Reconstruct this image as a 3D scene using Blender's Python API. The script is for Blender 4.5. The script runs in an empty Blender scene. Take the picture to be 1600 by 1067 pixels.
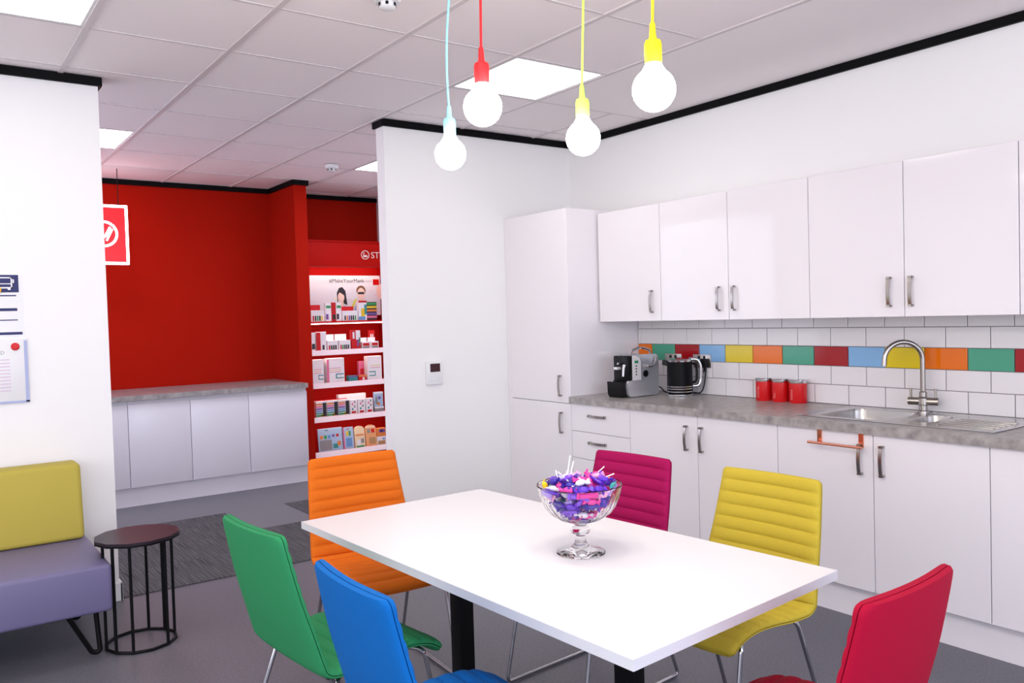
import bpy, bmesh, math, random
from mathutils import Vector, Matrix
random.seed(7)
sc = bpy.context.scene
C = sc.collection
PI = math.pi

# ------------------------------------------------------------------ camera
YAW, PITCH, ROLL, FPX, HC = math.radians(35.9408), math.radians(-1.7269), math.radians(1.6524), 1297.08, 1.444
fw = Vector((math.sin(YAW)*math.cos(PITCH), math.cos(YAW)*math.cos(PITCH), math.sin(PITCH)))
rt = Vector((math.cos(YAW), -math.sin(YAW), 0)); dn = fw.cross(rt)
r2 = math.cos(ROLL)*rt + math.sin(ROLL)*dn; d2 = -math.sin(ROLL)*rt + math.cos(ROLL)*dn
cd = bpy.data.cameras.new('camera'); cam = bpy.data.objects.new('camera', cd); C.objects.link(cam)
cd.sensor_width = 36; cd.lens = 36*FPX/1600; cd.clip_start = .05
cam.matrix_world = Matrix(((r2.x, -d2.x, -fw.x, 0), (r2.y, -d2.y, -fw.y, 0), (r2.z, -d2.z, -fw.z, HC), (0, 0, 0, 1)))
sc.camera = cam

# ------------------------------------------------------------------ world, light, exposure
w = bpy.data.worlds.new('world'); sc.world = w; w.use_nodes = True
bg = w.node_tree.nodes['Background']; bg.inputs[0].default_value = (.90, .92, 1.0, 1); bg.inputs[1].default_value = .65
sc.view_settings.view_transform = 'Standard'; sc.view_settings.look = 'None'
sc.view_settings.gamma = 1; sc.view_settings.use_curve_mapping = False
sc.view_settings.exposure = 0.93
PANEL = 4.0      # ceiling panel emission
BULB = 46.0       # globe bulb emission
def area(name, loc, rot, sx, sy, power, col):
    l = bpy.data.lights.new(name, 'AREA'); l.shape = 'RECTANGLE'; l.size = sx; l.size_y = sy; l.energy = power; l.color = col
    o = bpy.data.objects.new(name, l); C.objects.link(o); o.location = loc; o.rotation_euler = rot
    return o
# daylight through the glazed sides of the room behind the photographer, then far-room fill
area('window_daylight', (-.2, -2.9, 1.75), (PI/2, 0, 0), 6.0, 1.6, 85, (.74, .81, 1))
area('window_daylight', (-3.5, 1.2, 1.75), (PI/2, 0, -PI/2), 6.0, 1.6, 42, (1, .93, .91))
area('window_daylight', (-.5, 6.4, 1.7), (PI/2, 0, -PI/2), 2.4, 1.7, 12, (.72, .78, 1))  # added to brighten the far room; a side window there is assumed

# ------------------------------------------------------------------ materials
def lin(c):
    c /= 255
    return c/12.92 if c <= .04045 else ((c+.055)/1.055)**2.4
def rgb(r, g, b): return (lin(r), lin(g), lin(b), 1)
_m = {}
def mat(name, col, rough=.5, metal=0, spec=.5, coat=0, bump=None, var=None, emit=None, trans=0, ior=1.45, alpha=1):
    if name in _m: return _m[name]
    m = bpy.data.materials.new(name); m.use_nodes = True; nt = m.node_tree; b = nt.nodes['Principled BSDF']
    col = col if len(col) == 4 else (*col, 1)
    b.inputs['Base Color'].default_value = col; b.inputs['Roughness'].default_value = rough; b.inputs['Metallic'].default_value = metal
    b.inputs['Specular IOR Level'].default_value = spec; b.inputs['Coat Weight'].default_value = coat; b.inputs['Coat Roughness'].default_value = .05
    b.inputs['Transmission Weight'].default_value = trans; b.inputs['IOR'].default_value = ior; b.inputs['Alpha'].default_value = alpha
    if emit: b.inputs['Emission Color'].default_value = (*emit[:3], 1); b.inputs['Emission Strength'].default_value = emit[3]
    tc = nt.nodes.new('ShaderNodeTexCoord')
    def noise(scale, detail=3, stretch=None):
        n = nt.nodes.new('ShaderNodeTexNoise'); n.inputs['Scale'].default_value = scale; n.inputs['Detail'].default_value = detail
        if stretch:
            mp = nt.nodes.new('ShaderNodeMapping'); mp.inputs['Scale'].default_value = stretch
            nt.links.new(tc.outputs['Object'], mp.inputs[0]); nt.links.new(mp.outputs[0], n.inputs['Vector'])
        else: nt.links.new(tc.outputs['Object'], n.inputs['Vector'])
        return n
    if var:      # (scale, colour2, low, high[, stretch])
        n = noise(var[0], 4, var[4] if len(var) > 4 else None)
        r = nt.nodes.new('ShaderNodeValToRGB'); r.color_ramp.elements[0].position = var[2]; r.color_ramp.elements[1].position = var[3]
        r.color_ramp.elements[0].color = col; r.color_ramp.elements[1].color = var[1] if len(var[1]) == 4 else (*var[1], 1)
        nt.links.new(n.outputs[0], r.inputs[0]); nt.links.new(r.outputs[0], b.inputs['Base Color'])
    if bump:     # (scale, strength[, stretch])
        n = noise(bump[0], 2, bump[2] if len(bump) > 2 else None); bp = nt.nodes.new('ShaderNodeBump'); bp.inputs['Strength'].default_value = bump[1]; bp.inputs['Distance'].default_value = .002
        nt.links.new(n.outputs[0], bp.inputs['Height']); nt.links.new(bp.outputs[0], b.inputs['Normal'])
    _m[name] = m
    return m
WALL = mat('white wall paint', (.87, .855, .855), .55, bump=(180, .06))
CEIL = mat('mineral ceiling tile', (.94, .87, .87), .85, bump=(260, .25))
PLASTER = mat('plasterboard', (.93, .875, .87), .8, bump=(120, .05))
TEE = mat('ceiling tee metal', (.68, .625, .63), .5)
TRIM = mat('black trim', (.003, .003, .0035), .6, spec=.12)
REDWALL = mat('red wall paint', rgb(168, 21, 3), .8, spec=.12, bump=(160, .06))
VINYL = mat('grey vinyl floor', rgb(94, 94, 103), .42, var=(90, rgb(108, 108, 117), .35, .7), bump=(240, .08))
CARPL = mat('light grey carpet', rgb(132, 131, 137), .95, var=(330, rgb(100, 99, 106), .35, .7), bump=(420, .7))
CARPD = mat('dark striped carpet', rgb(104, 102, 106), .95, var=(170, rgb(44, 44, 48), .40, .58, (1, .009, 1)), bump=(420, .6))
GLOSS = mat('gloss white cabinet', (.83, .795, .82), .05, spec=.5)
CARC = mat('white carcass', (.78, .77, .79), .3)
OFFICE = mat('satin white cabinet', (.76, .74, .79), .3)
STONE = mat('grey stone laminate', rgb(174, 168, 165), .3, var=(26, rgb(128, 123, 122), .3, .75), bump=(60, .05))
STEEL = mat('brushed steel', (.44, .425, .41), .22, 1, bump=(90, .05, (1, 40, 1)))
NICKEL = mat('satin nickel', (.40, .37, .345), .25, 1)
CHROME = mat('chrome', (.72, .72, .74), .08, 1)
COPPER = mat('copper', (.86, .36, .24), .22, 1)
TILEW = mat('white glazed tile', (.78, .75, .765), .12)
GROUT = mat('grey grout', rgb(128, 118, 122), .9)
BLACK = mat('black plastic', (.007, .007, .008), .32, spec=.22)
BLACKM = mat('black powder coat', (.004, .004, .005), .45, spec=.15)
WHITEP = mat('white plastic', (.8, .8, .81), .35)
TABLE = mat('white table laminate', (.82, .81, .82), .28)
EDGE = mat('white table edging', (.74, .75, .78), .4)
CER = mat('paper white', (.83, .83, .84), .6)
def flat(name, r, g, b, rough=.5): return mat(name, rgb(r, g, b), rough)

# ------------------------------------------------------------------ geometry helpers
def bx(bm, x0, y0, z0, x1, y1, z1, bev=0, seg=2, M=None):
    x0, x1 = min(x0, x1), max(x0, x1); y0, y1 = min(y0, y1), max(y0, y1); z0, z1 = min(z0, z1), max(z0, z1)
    r = bmesh.ops.create_cube(bm, size=1); vs = r['verts']
    for v in vs: v.co = Vector(((x0+x1)/2+v.co.x*(x1-x0), (y0+y1)/2+v.co.y*(y1-y0), (z0+z1)/2+v.co.z*(z1-z0)))
    if bev > 0:
        es = list({e for v in vs for e in v.link_edges})
        r = bmesh.ops.bevel(bm, geom=es, offset=min(bev, .49*min(x1-x0, y1-y0, z1-z0)), segments=seg, profile=.5, affect='EDGES')
        vs = list({v for f in r['faces'] for v in f.verts} | {v for v in vs if v.is_valid})
    if M:
        for v in vs: v.co = M @ v.co
    return vs
def tube(bm, pts, r, n=10, closed=False):
    pts = [Vector(p) for p in pts]; N = len(pts); rings = []
    up = None
    for i, p in enumerate(pts):
        if closed: t = pts[(i+1) % N]-pts[i-1]
        else: t = pts[min(i+1, N-1)]-pts[max(i-1, 0)]
        t.normalize()
        if up is None: up = Vector((0, 0, 1)) if abs(t.z) < .9 else Vector((1, 0, 0))
        a = t.cross(up)
        if a.length < 1e-4: a = t.orthogonal()
        a.normalize(); b = a.cross(t); b.normalize(); up = b
        rr = r[i] if isinstance(r, (list, tuple)) else r
        rings.append([bm.verts.new(p+rr*(math.cos(2*PI*k/n)*a+math.sin(2*PI*k/n)*b)) for k in range(n)])
    for i in range(N if closed else N-1):
        A, B = rings[i], rings[(i+1) % N]
        for k in range(n): bm.faces.new((A[k], A[(k+1) % n], B[(k+1) % n], B[k]))
    if not closed:
        bm.faces.new(rings[0][::-1]); bm.faces.new(rings[-1])
def fillet(pts, rad, n=5):
    pts = [Vector(p) for p in pts]; out = [pts[0]]
    for i in range(1, len(pts)-1):
        a, b, c = pts[i-1], pts[i], pts[i+1]; r = min(rad, (a-b).length*.49, (c-b).length*.49)
        p, q = b+(a-b).normalized()*r, b+(c-b).normalized()*r
        for k in range(n+1):
            t = k/n; out.append((1-t)**2*p+2*t*(1-t)*b+t*t*q)
    out.append(pts[-1]); return out
def lathe(bm, prof, n=24, c=(0, 0, 0), mod=None, closed=False):
    rings = []; c = Vector(c)
    for r, z in prof:
        if r < 1e-5: rings.append([bm.verts.new(c+Vector((0, 0, z)))]); continue
        rings.append([bm.verts.new(c+Vector((rr*math.cos(2*PI*k/n), rr*math.sin(2*PI*k/n), z))) for k in range(n) for rr in [r*(mod(k, r, z) if mod else 1)]])
    R = rings+[rings[0]] if closed else rings
    for A, B in zip(R, R[1:]):
        for k in range(n):
            k2 = (k+1) % n
            if len(A) == 1 and len(B) == 1: continue
            if len(A) == 1: bm.faces.new((A[0], B[k2], B[k]))
            elif len(B) == 1: bm.faces.new((A[k], A[k2], B[0]))
            else: bm.faces.new((A[k], A[k2], B[k2], B[k]))
    if not closed:
        if len(rings[0]) > 1: bm.faces.new(rings[0][::-1])
        if len(rings[-1]) > 1: bm.faces.new(rings[-1])
def prism(bm, poly, f0, f1):
    """poly: 2-D points; f0, f1 map a 2-D point to 3-D for either end"""
    A = [bm.verts.new(f0(p)) for p in poly]; B = [bm.verts.new(f1(p)) for p in poly]; n = len(poly)
    bm.faces.new(A[::-1]); bm.faces.new(B)
    for k in range(n): bm.faces.new((A[k], A[(k+1) % n], B[(k+1) % n], B[k]))
def mesh(name, bm, ang=35):
    bmesh.ops.recalc_face_normals(bm, faces=bm.faces)
    me = bpy.data.meshes.new(name); bm.to_mesh(me); bm.free()
    me.polygons.foreach_set('use_smooth', [True]*len(me.polygons)); me.set_sharp_from_angle(angle=math.radians(ang))
    return me
def tag(o, label=None, cat=None, group=None, kind=None):
    if label: o['label'] = label
    if cat: o['category'] = cat
    if group: o['group'] = group
    if kind: o['kind'] = kind
    return o
def obj(name, bm, m, parent=None, label=None, ang=35):
    me = mesh(name, bm, ang) if isinstance(bm, bmesh.types.BMesh) else bm
    if m is not None and not me.materials: me.materials.append(m)
    o = bpy.data.objects.new(name, me); C.objects.link(o)
    if parent: o.parent = parent
    if label: o['label'] = label
    return o
def box(name, x0, y0, z0, x1, y1, z1, m, parent=None, bev=0, label=None, seg=2):
    bm = bmesh.new(); bx(bm, x0, y0, z0, x1, y1, z1, bev, seg); return obj(name, bm, m, parent, label)
def thing(name, label, cat, loc=(0, 0, 0), rz=0, group=None):
    o = bpy.data.objects.new(name, None); C.objects.link(o); o.location = loc; o.rotation_euler = (0, 0, rz); o.empty_display_size = .1
    return tag(o, label, cat, group)
def struct(o): o['kind'] = 'structure'; return o
def text(body, size, M, m, parent, name='lettering', extrude=.0006, spacing=1.0):
    cu = bpy.data.curves.new(name, 'FONT'); cu.body = body; cu.size = size; cu.extrude = extrude; cu.space_character = spacing; cu.resolution_u = 3
    t = bpy.data.objects.new(name, cu); C.objects.link(t); bpy.context.view_layer.update()
    me = bpy.data.meshes.new_from_object(t); bpy.data.objects.remove(t); bpy.data.curves.remove(cu)
    me.transform(M); me.materials.clear(); me.materials.append(m)
    o = bpy.data.objects.new(name, me); C.objects.link(o); o.parent = parent; return o
def face_y(x, y, z, rot=0):      # text frame: reads along +X, faces -Y
    return Matrix.Translation((x, y, z)) @ Matrix.Rotation(PI/2, 4, 'X') @ Matrix.Rotation(rot, 4, 'Z')
def face_x(x, y, z, rot=0):      # reads along -Y, faces -X
    return Matrix.Translation((x, y, z)) @ Matrix.Rotation(-PI/2, 4, 'Z') @ Matrix.Rotation(PI/2, 4, 'X') @ Matrix.Rotation(rot, 4, 'Z')

# ------------------------------------------------------------------ room shell
XW, YB, YL, ZC = 4.10, 4.85, 4.77, 2.745         # kitchen wall, partition, sofa wall, ceiling
ZT = 2.70                                        # underside of the black trim
YR, YA = 7.93, 8.06                              # red wall, alcove wall
floor = struct(box('floor', -3.8, -3.2, -.12, 4.4, 8.4, 0, VINYL))
carpet_me = {}
def carpet(x0, y0, x1, y1, dark):
    me = carpet_me.get(dark)
    if me is None:
        bm = bmesh.new(); bx(bm, -.5, -.5, 0, .5, .5, .006, .0015, 1); me = carpet_me[dark] = mesh('carpet_tile', bm); me.materials.append(CARPD if dark else CARPL)
    o = obj('carpet_tile', me, None, floor); o.location = ((x0+x1)/2, (y0+y1)/2, 0); o.scale = (x1-x0, y1-y0, 1)
cx = [.20, .62, 1.04, 1.46, 1.90, 2.36, 2.80, 3.24, 3.68, 4.10]
cy = [4.79, 5.27, 5.75, 6.10, 6.42, 6.90, 7.16, 7.60, 8.05]
for i in range(len(cx)-1):
    for j in range(len(cy)-1):
        dark = j < 2 or (j < 4 and cx[i] < 1.8) or (j in (2, 3) and 2.3 < cx[i] < 2.7)
        carpet(cx[i], cy[j], cx[i+1], cy[j+1], dark)

wall_right = struct(box('wall_right', XW, -3.2, 0, XW+.15, 8.3, ZC, WALL))
wall_back = struct(box('wall_back', 2.535, YB, 0, XW, YB+.105, ZC, WALL))
wall_left = struct(box('wall_left', -3.6, YL, 0, .845, YL+.12, ZC, WALL))
wall_red = struct(box('wall_red', -.6, YR, 0, 2.99, YR+.12, ZC, REDWALL))
nib = struct(box('wall_nib', 2.885, 7.30, 0, 3.005, YR, ZC, REDWALL))
alc = struct(box('wall_alcove', 2.99, YA, 0, XW, YA+.12, ZC, REDWALL))
struct(box('wall_side', -.72, YL+.12, 0, -.6, YR+.12, .8, WALL)); struct(box('trim_8', -.72, YL+.12, 2.58, -.6, YR+.12, ZC, WALL))
# glazed sides behind the photographer: sill walls, posts, heads
struct(box('wall_rear', -3.8, -3.2, 0, 4.1, -3.1, .85, WALL)); struct(box('wall_window', -3.8, -3.1, 0, -3.7, YL, .85, WALL))
for i, x in enumerate((-3.7, -1.75, .2, 2.15, 4.02)): struct(box('window_%d' % (i+1), x, -3.19, .85, x+.08, -3.11, 2.62, WHITEP))
for i, y in enumerate((-1.2, .8, 2.8, 4.66)): struct(box('window_%d' % (i+6), -3.79, y, .85, -3.71, y+.08, 2.62, WHITEP))
struct(box('trim_1', -3.8, -3.2, 2.62, 4.1, -3.1, ZC, WALL)); struct(box('trim_2', -3.8, -3.1, 2.62, -3.7, YL, ZC, WALL))
# black trim below the ceiling
t = .018
struct(box('trim_3', XW-t, -3.1, ZT, XW, YB, ZC, TRIM))
bm = bmesh.new(); bx(bm, 2.535-t, YB-t, ZT, XW-t, YB, ZC); bx(bm, 2.535-t, YB, ZT, 2.535, YB+.105+t, ZC); struct(obj('trim_4', bm, TRIM))
bm = bmesh.new(); bx(bm, -3.6, YL-t, ZT, .845+t, YL, ZC); bx(bm, .845, YL, ZT, .845+t, YL+.12, ZC); struct(obj('trim_5', bm, TRIM))
bm = bmesh.new(); bx(bm, -.6, YR-t, ZT, 2.885-t, YR, ZC); bx(bm, 2.885-t, 7.30-t, ZT, 2.885, YR, ZC); bx(bm, 2.885, 7.30-t, ZT, 3.005+t, 7.30, ZC); bx(bm, 3.005, 7.30, ZT, 3.005+t, YA, ZC); bx(bm, 3.005+t, YA-t, ZT, XW, YA, ZC)
struct(obj('trim_6', bm, TRIM))
# skirtings
bm = bmesh.new(); bx(bm, -3.6, YL-.015, 0, .86, YL, .10, .004, 1); bx(bm, .845, YL-.015, 0, .86, YL+.12, .10, .004, 1); struct(obj('baseboard_left', bm, WHITEP))
bm = bmesh.new(); bx(bm, 2.52, YB-.015, 0, 3.46, YB, .10, .004, 1); bx(bm, 2.52, YB, 0, 2.535, YB+.105, .10, .004, 1); struct(obj('baseboard_back', bm, WHITEP))
struct(box('baseboard_red', 2.87, 7.285, 0, 3.005, 7.30, .10, WHITEP, None, .004))

# ceiling: slab, plasterboard margin, tiles in a tee grid
ceiling = struct(box('ceiling', -3.8, -3.2, ZC+.03, 4.4, 8.4, ZC+.15, PLASTER))
gx = [-3.65, -3.04, -2.42, -1.80, -1.18, -.56, .06, .672, 1.285, 1.897, 2.51, 3.13, 3.745, XW]
gy = [.10, .75, 1.40, 2.05, 2.70, 3.36, 4.00, 4.64, 5.295, 5.95, 6.605, 7.29, 7.93, 8.06]
LIGHTS = {(6, 5), (10, 5), (7, 9), (11, 9), (6, 1), (10, 1), (2, 1), (2, 5)} - {(10, 1)}
bm = bmesh.new(); bx(bm, -.5, -.5, 0, .5, .5, .022, 0); tile_me = mesh('ceiling_tile', bm); tile_me.materials.append(CEIL)
lights_at = []
for i in range(len(gx)-1):
    for j in range(len(gy)-1):
        x0, x1, y0, y1 = gx[i], gx[i+1], gy[j], gy[j+1]
        if x0 >= 3.1 and y0 < 3.9: continue
        if y0 > 4.7 and x0 < -.7: continue
        if (i, j) in LIGHTS: lights_at.append((x0, y0, x1, y1)); continue
        o = obj('ceiling_tile', tile_me, None, ceiling); o.location = ((x0+x1)/2, (y0+y1)/2, ZC+.002+random.uniform(0, .0012)); o.scale = (x1-x0-.018, y1-y0-.012, 1)
struct(box('trim_7', 3.142, -3.1, ZC-.001, XW, 3.994, ZC+.03, PLASTER))
box('ceiling_panel', -3.8, -3.1, ZC, 3.13, .09, ZC+.03, CEIL, ceiling)
for x in gx[1:-1]: box('tee_bar', x-.012, .09 if x < 3.5 else 4.0, ZC-.004, x+.012, 8.06, ZC+.03, TEE, ceiling)
for y in gy[:-1]: box('cross_tee', -3.65, y-.007, ZC-.001, 3.13 if y < 3.9 else XW, y+.007, ZC+.03, TEE, ceiling)
DIFF = mat('lit diffuser', (.9, .9, .9), .5, emit=(1, .945, .88, PANEL)); DIFFC = mat('lit cool diffuser', (.9, .9, .9), .5, emit=(.86, .86, 1, PANEL*2.3))
lab = {(.06, .75): 'square ceiling light panel above the photographer', (.06, 3.36): 'square ceiling light panel above the sofa wall',
       (2.51, 3.36): 'square ceiling light panel behind the hanging bulbs', (2.51, .75): 'square ceiling light panel over the near kitchen run',
       (.672, 5.95): 'square ceiling light panel beyond the white wall, near the lit sign', (3.13, 5.95): 'square ceiling light panel half hidden by the partition, above the shop display',
       (-2.42, .75): 'square ceiling light panel by the side windows', (-2.42, 3.36): 'square ceiling light panel at the far end of the sofa wall'}
for x0, y0, x1, y1 in lights_at:
    L = thing('ceiling_light', lab[(x0, y0)], 'ceiling light', (x0, y0, ZC), 0, 'square panels in the ceiling grid')
    a, b = x1-x0, y1-y0
    bm = bmesh.new()
    for q in ((.012, .012, .026, b-.012), (a-.026, .012, a-.012, b-.012), (.026, .012, a-.026, .026), (.026, b-.026, a-.026, b-.012)): bx(bm, q[0], q[1], -.001, q[2], q[3], .024)
    obj('frame', bm, WHITEP, L); box('diffuser', .026, .026, .004, a-.026, b-.026, .02, DIFFC if y0 > 5 else DIFF, L)
def detector(label, x, y, group='ceiling detectors'):
    d = thing('smoke_detector', label, 'smoke detector', (x, y, ZC-.003), 0, group)
    bm = bmesh.new(); lathe(bm, [(.055, 0), (.055, -.022), (.05, -.03), (.036, -.032)], 24); obj('base', bm, WHITEP, d)
    bm = bmesh.new(); lathe(bm, [(.032, -.032), (.034, -.05), (.026, -.056), (0, -.057)], 20); obj('sensor_head', bm, WHITEP, d)
    for k in range(6):
        a = k*PI/3; bm = bmesh.new(); bx(bm, .034, -.006, -.047, .0365, .006, -.035, M=Matrix.Rotation(a, 4, 'Z')); obj('vent', bm, BLACK, d)
detector('white round smoke detector on the ceiling above the red shop display', 2.89, 6.46)
detector('white round smoke detector at the top edge, over the table', 1.60, 2.99)

# ------------------------------------------------------------------ kitchen wall tiles
TB = XW-.001
PITCHY, J0 = .2085, 1.724
rows = [(.914, 1.018, 0, None), (1.021, 1.121, 1, None), (1.124, 1.228, 0, 'c'), (1.231, 1.331, 1, None), (1.334, 1.42, 0, None)]
TC = [mat('orange glazed tile', rgb(232, 112, 8), .12), mat('green glazed tile', rgb(72, 158, 128), .12), mat('dark red glazed tile', rgb(160, 14, 22), .12), mat('sky blue glazed tile', rgb(130, 178, 222), .12), mat('yellow glazed tile', rgb(222, 196, 14), .12)]
bm = bmesh.new(); bx(bm, XW-.004, .6, .90, XW, 4.145, 1.45); obj('grout_bed', bm, GROUT, wall_right)
tm = {}
for z0, z1, off, c in rows:
    for k in range(-6, 13):
        y0 = J0+k*PITCHY+off*PITCHY/2; y1 = y0+PITCHY
        if y0 > 4.14: continue
        y1 = min(y1, 4.147)
        if y1-y0 < .02: continue
        m = TC[(1-(k)) % 5] if False else None
        if c:
            idx = 11-k    # k=11 is the tile beside the tall unit
            m = TC[idx % 5]
        else: m = TILEW
        key = (m.name, round(z1-z0, 3), round(y1-y0, 3))
        if key not in tm:
            b = bmesh.new(); h, wd = z1-z0, y1-y0-.004
            bx(b, 0, -wd/2, 0, -.009, wd/2, h, 0)
            r = bmesh.ops.bevel(b, geom=[e for e in b.edges if all(v.co.x < -.008 for v in e.verts)], offset=.002, segments=1, profile=.5, affect='EDGES')
            tm[key] = mesh('tile', b, 20); tm[key].materials.append(m)
        o = obj('tile', tm[key], None, wall_right); o.location = (XW-.003, (y0+y1)/2, z0)

# ------------------------------------------------------------------ cabinets
def handle(parent, x, y, z, L=.14, vertical=True):
    """bow handle standing off a face whose normal is -X"""
    bm = bmesh.new(); n = 9
    prof = []
    for k in range(n+1):
        s = -1+2*k/n; prof.append((s*L/2, -.022-.008*(1-s*s)))
    wd = .008
    out = [(a, b) for a, b in prof]+[(a, b+.006) for a, b in reversed(prof)]
    if vertical: prism(bm, out, lambda p: Vector((x+p[1], y-wd, z+p[0])), lambda p: Vector((x+p[1], y+wd, z+p[0])))
    else: prism(bm, out, lambda p: Vector((x+p[1], y+p[0], z-wd)), lambda p: Vector((x+p[1], y+p[0], z+wd)))
    for s in (-1, 1):
        if vertical: bx(bm, x-.026, y-wd, z+s*(L/2-.005)-.005, x, y+wd, z+s*(L/2-.005)+.005)
        else: bx(bm, x-.026, y+s*(L/2-.005)-.005, z-wd, x, y+s*(L/2-.005)+.005, z+wd)
    return obj('handle', bm, NICKEL, parent, 'satin nickel bow handle')
G = .0018
def door(parent, xf, y0, y1, z0, z1, hy=None, hz=None, L=.14, name='door', vertical=True, m=None):
    d = box(name, xf, y0+G, z0, xf+.019, y1-G, z1, m or GLOSS, parent, .0012, seg=1)
    if hy is not None: handle(d, xf, hy, hz, L, vertical)
    return d
XD, XU = 3.47, 3.73
def cabinet(name, label, x0, y0, y1, z0, z1, group):
    c = thing(name, label, 'cabinet', (0, 0, 0), 0, group)
    box('body', x0+.0205, y0+.0006, z0, XW-.012, y1-.0006, z1, CARC, c); return c
# wall cabinets
ZU0, ZU1 = 1.391, 2.108
U = [4.089, 3.579, 3.060, 2.543, 2.043, 1.550, 1.05, .55]
gw = 'gloss white wall cabinets'
c = cabinet('wall_cabinet', 'gloss white single-door wall cabinet beside the tall cupboard', XU, U[1], 4.145, ZU0+.002, ZU1, gw); door(c, XU, U[1], U[0]+.05, ZU0, ZU1, 3.650, 1.511)
c = cabinet('wall_cabinet', 'gloss white two-door wall cabinet above the kettle', XU, U[3], U[1], ZU0+.002, ZU1, gw); door(c, XU, U[2], U[1], ZU0, ZU1, 3.126, 1.511); door(c, XU, U[3], U[2], ZU0, ZU1, 3.018, 1.511)
c = cabinet('wall_cabinet', 'gloss white two-door wall cabinet above the sink', XU, U[5], U[3], ZU0+.002, ZU1, gw); door(c, XU, U[4], U[3], ZU0, ZU1, 2.110, 1.508); door(c, XU, U[5], U[4], ZU0, ZU1, 2.006, 1.508)
c = cabinet('wall_cabinet', 'gloss white wall cabinet cut off at the right edge of the picture', XU, U[7], U[5], ZU0+.002, ZU1, gw); door(c, XU, U[6], U[5], ZU0, ZU1, 1.11, 1.508); door(c, XU, U[7], U[6], ZU0, ZU1, .99, 1.508)
# base cabinets
gb = 'white base cabinets under the worktop'
Bs = [4.151, 3.608, 3.080, 2.562, 2.056, 1.559, 1.05, .55]
ZB0, ZB1 = .152, .868
def base(label, y0, y1):
    c = cabinet('base_cabinet', label, XD, y0, y1, ZB0, ZB1-.002 if y0 > 2.5 or y1 < 1.57 else .70, gb)
    box('plinth', XD+.042, y0, 0, XD+.058, y1, ZB0-.002, GLOSS, c); return c
c = base('white three-drawer base cabinet under the coffee machine', Bs[1], 4.151)
for z0, z1, hz in ((.693, ZB1, .800), (.518, .690, .629), (ZB0, .515, .42)): door(c, XD, Bs[1], 4.151, z0, z1, 3.893, hz, .15, 'drawer', False)
c = base('white two-door base cabinet between the drawers and the sink', Bs[3], Bs[1]); door(c, XD, Bs[2], Bs[1], ZB0, ZB1, 3.154, .743); door(c, XD, Bs[3], Bs[2], ZB0, ZB1, 3.046, .743)
c = base('white two-door base cabinet under the sink', Bs[5], Bs[3]); door(c, XD, Bs[4], Bs[3], ZB0, ZB1, 2.113, .752); door(c, XD, Bs[5], Bs[4], ZB0, ZB1, 2.009, .754)
c = base('white base cabinet cut off at the right edge of the picture', Bs[7], Bs[5]); door(c, XD, Bs[6], Bs[5], ZB0, ZB1, 1.11, .75); door(c, XD, Bs[7], Bs[6], ZB0, ZB1, .99, .75)
# tall unit
c = cabinet('tall_cupboard', 'tall gloss white cupboard in the corner by the partition wall', XD, 4.155, 4.80, .15, 2.135, 'tall cupboard'); del c['group']
box('side_panel', XD+.001, 4.1525, .0, XW-.0005, 4.1545, 2.137, GLOSS, c); box('filler_strip', XD+.004, 4.803, 0, XD+.022, YB-.002, 2.137, GLOSS, c)
door(c, XD, 4.153, 4.80, .866, 2.137, 4.246, .978); door(c, XD, 4.153, 4.80, .152, .861, 4.244, .734); box('plinth', XD+.042, 4.153, 0, XD+.058, 4.80, .15, GLOSS, c)

# worktop with a cut-out for the sink
SX0, SX1, SY0, SY1 = 3.545, 4.045, 1.575, 2.505
bm = bmesh.new()
for q in ((3.45, .55, SX0+.015, 4.149), (SX1-.015, .55, XW-.012, 4.149), (SX0+.015, SY1-.015, SX1-.015, 4.149), (SX0+.015, .55, SX1-.015, SY0+.015)): bx(bm, q[0], q[1], .870, q[2], q[3], .912)
tag(obj('worktop', bm, STONE), 'long grey stone-look worktop with a square edge along the kitchen wall', 'worktop')

# sink
def rrect(x0, y0, x1, y1, r, z, n=5):
    P = []
    for cxx, cyy, a0 in ((x1-r, y1-r, 0), (x0+r, y1-r, PI/2), (x0+r, y0+r, PI), (x1-r, y0+r, 1.5*PI)):
        for k in range(n+1): a = a0+k*PI/2/n; P.append(Vector((cxx+r*math.cos(a), cyy+r*math.sin(a), z)))
    return P
def loft(bm, loops, cap=True):
    R = [[bm.verts.new(p) for p in l] for l in loops]; n = len(R[0])
    for A, B in zip(R, R[1:]):
        for k in range(n): bm.faces.new((A[k], A[(k+1) % n], B[(k+1) % n], B[k]))
    if cap: bm.faces.new(R[-1])
sink = thing('kitchen_sink', 'stainless steel inset sink with one and a half bowls and a drainer', 'sink', (0, 0, 0))
zp = .9155
A_ = (3.60, 2.085, 3.965, 2.44); B_ = (3.66, 1.905, 3.93, 2.045)
bm = bmesh.new(); ys = [SY0, B_[1]-.012, B_[3]+.012, A_[1]-.012, A_[3]+.012, SY1]
def strip(x0, y0, x1, y1): bx(bm, x0, y0, .9125, x1, y1, zp)
strip(SX0, SY0, SX1, ys[1]); strip(SX0, ys[2], SX1, ys[3]); strip(SX0, ys[4], SX1, SY1)
strip(SX0, ys[1], B_[0]-.012, ys[2]); strip(B_[2]+.012, ys[1], SX1, ys[2]); strip(SX0, ys[3], A_[0]-.012, ys[4]); strip(A_[2]+.012, ys[3], SX1, ys[4])
obj('rim_plate', bm, STEEL, sink)
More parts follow.
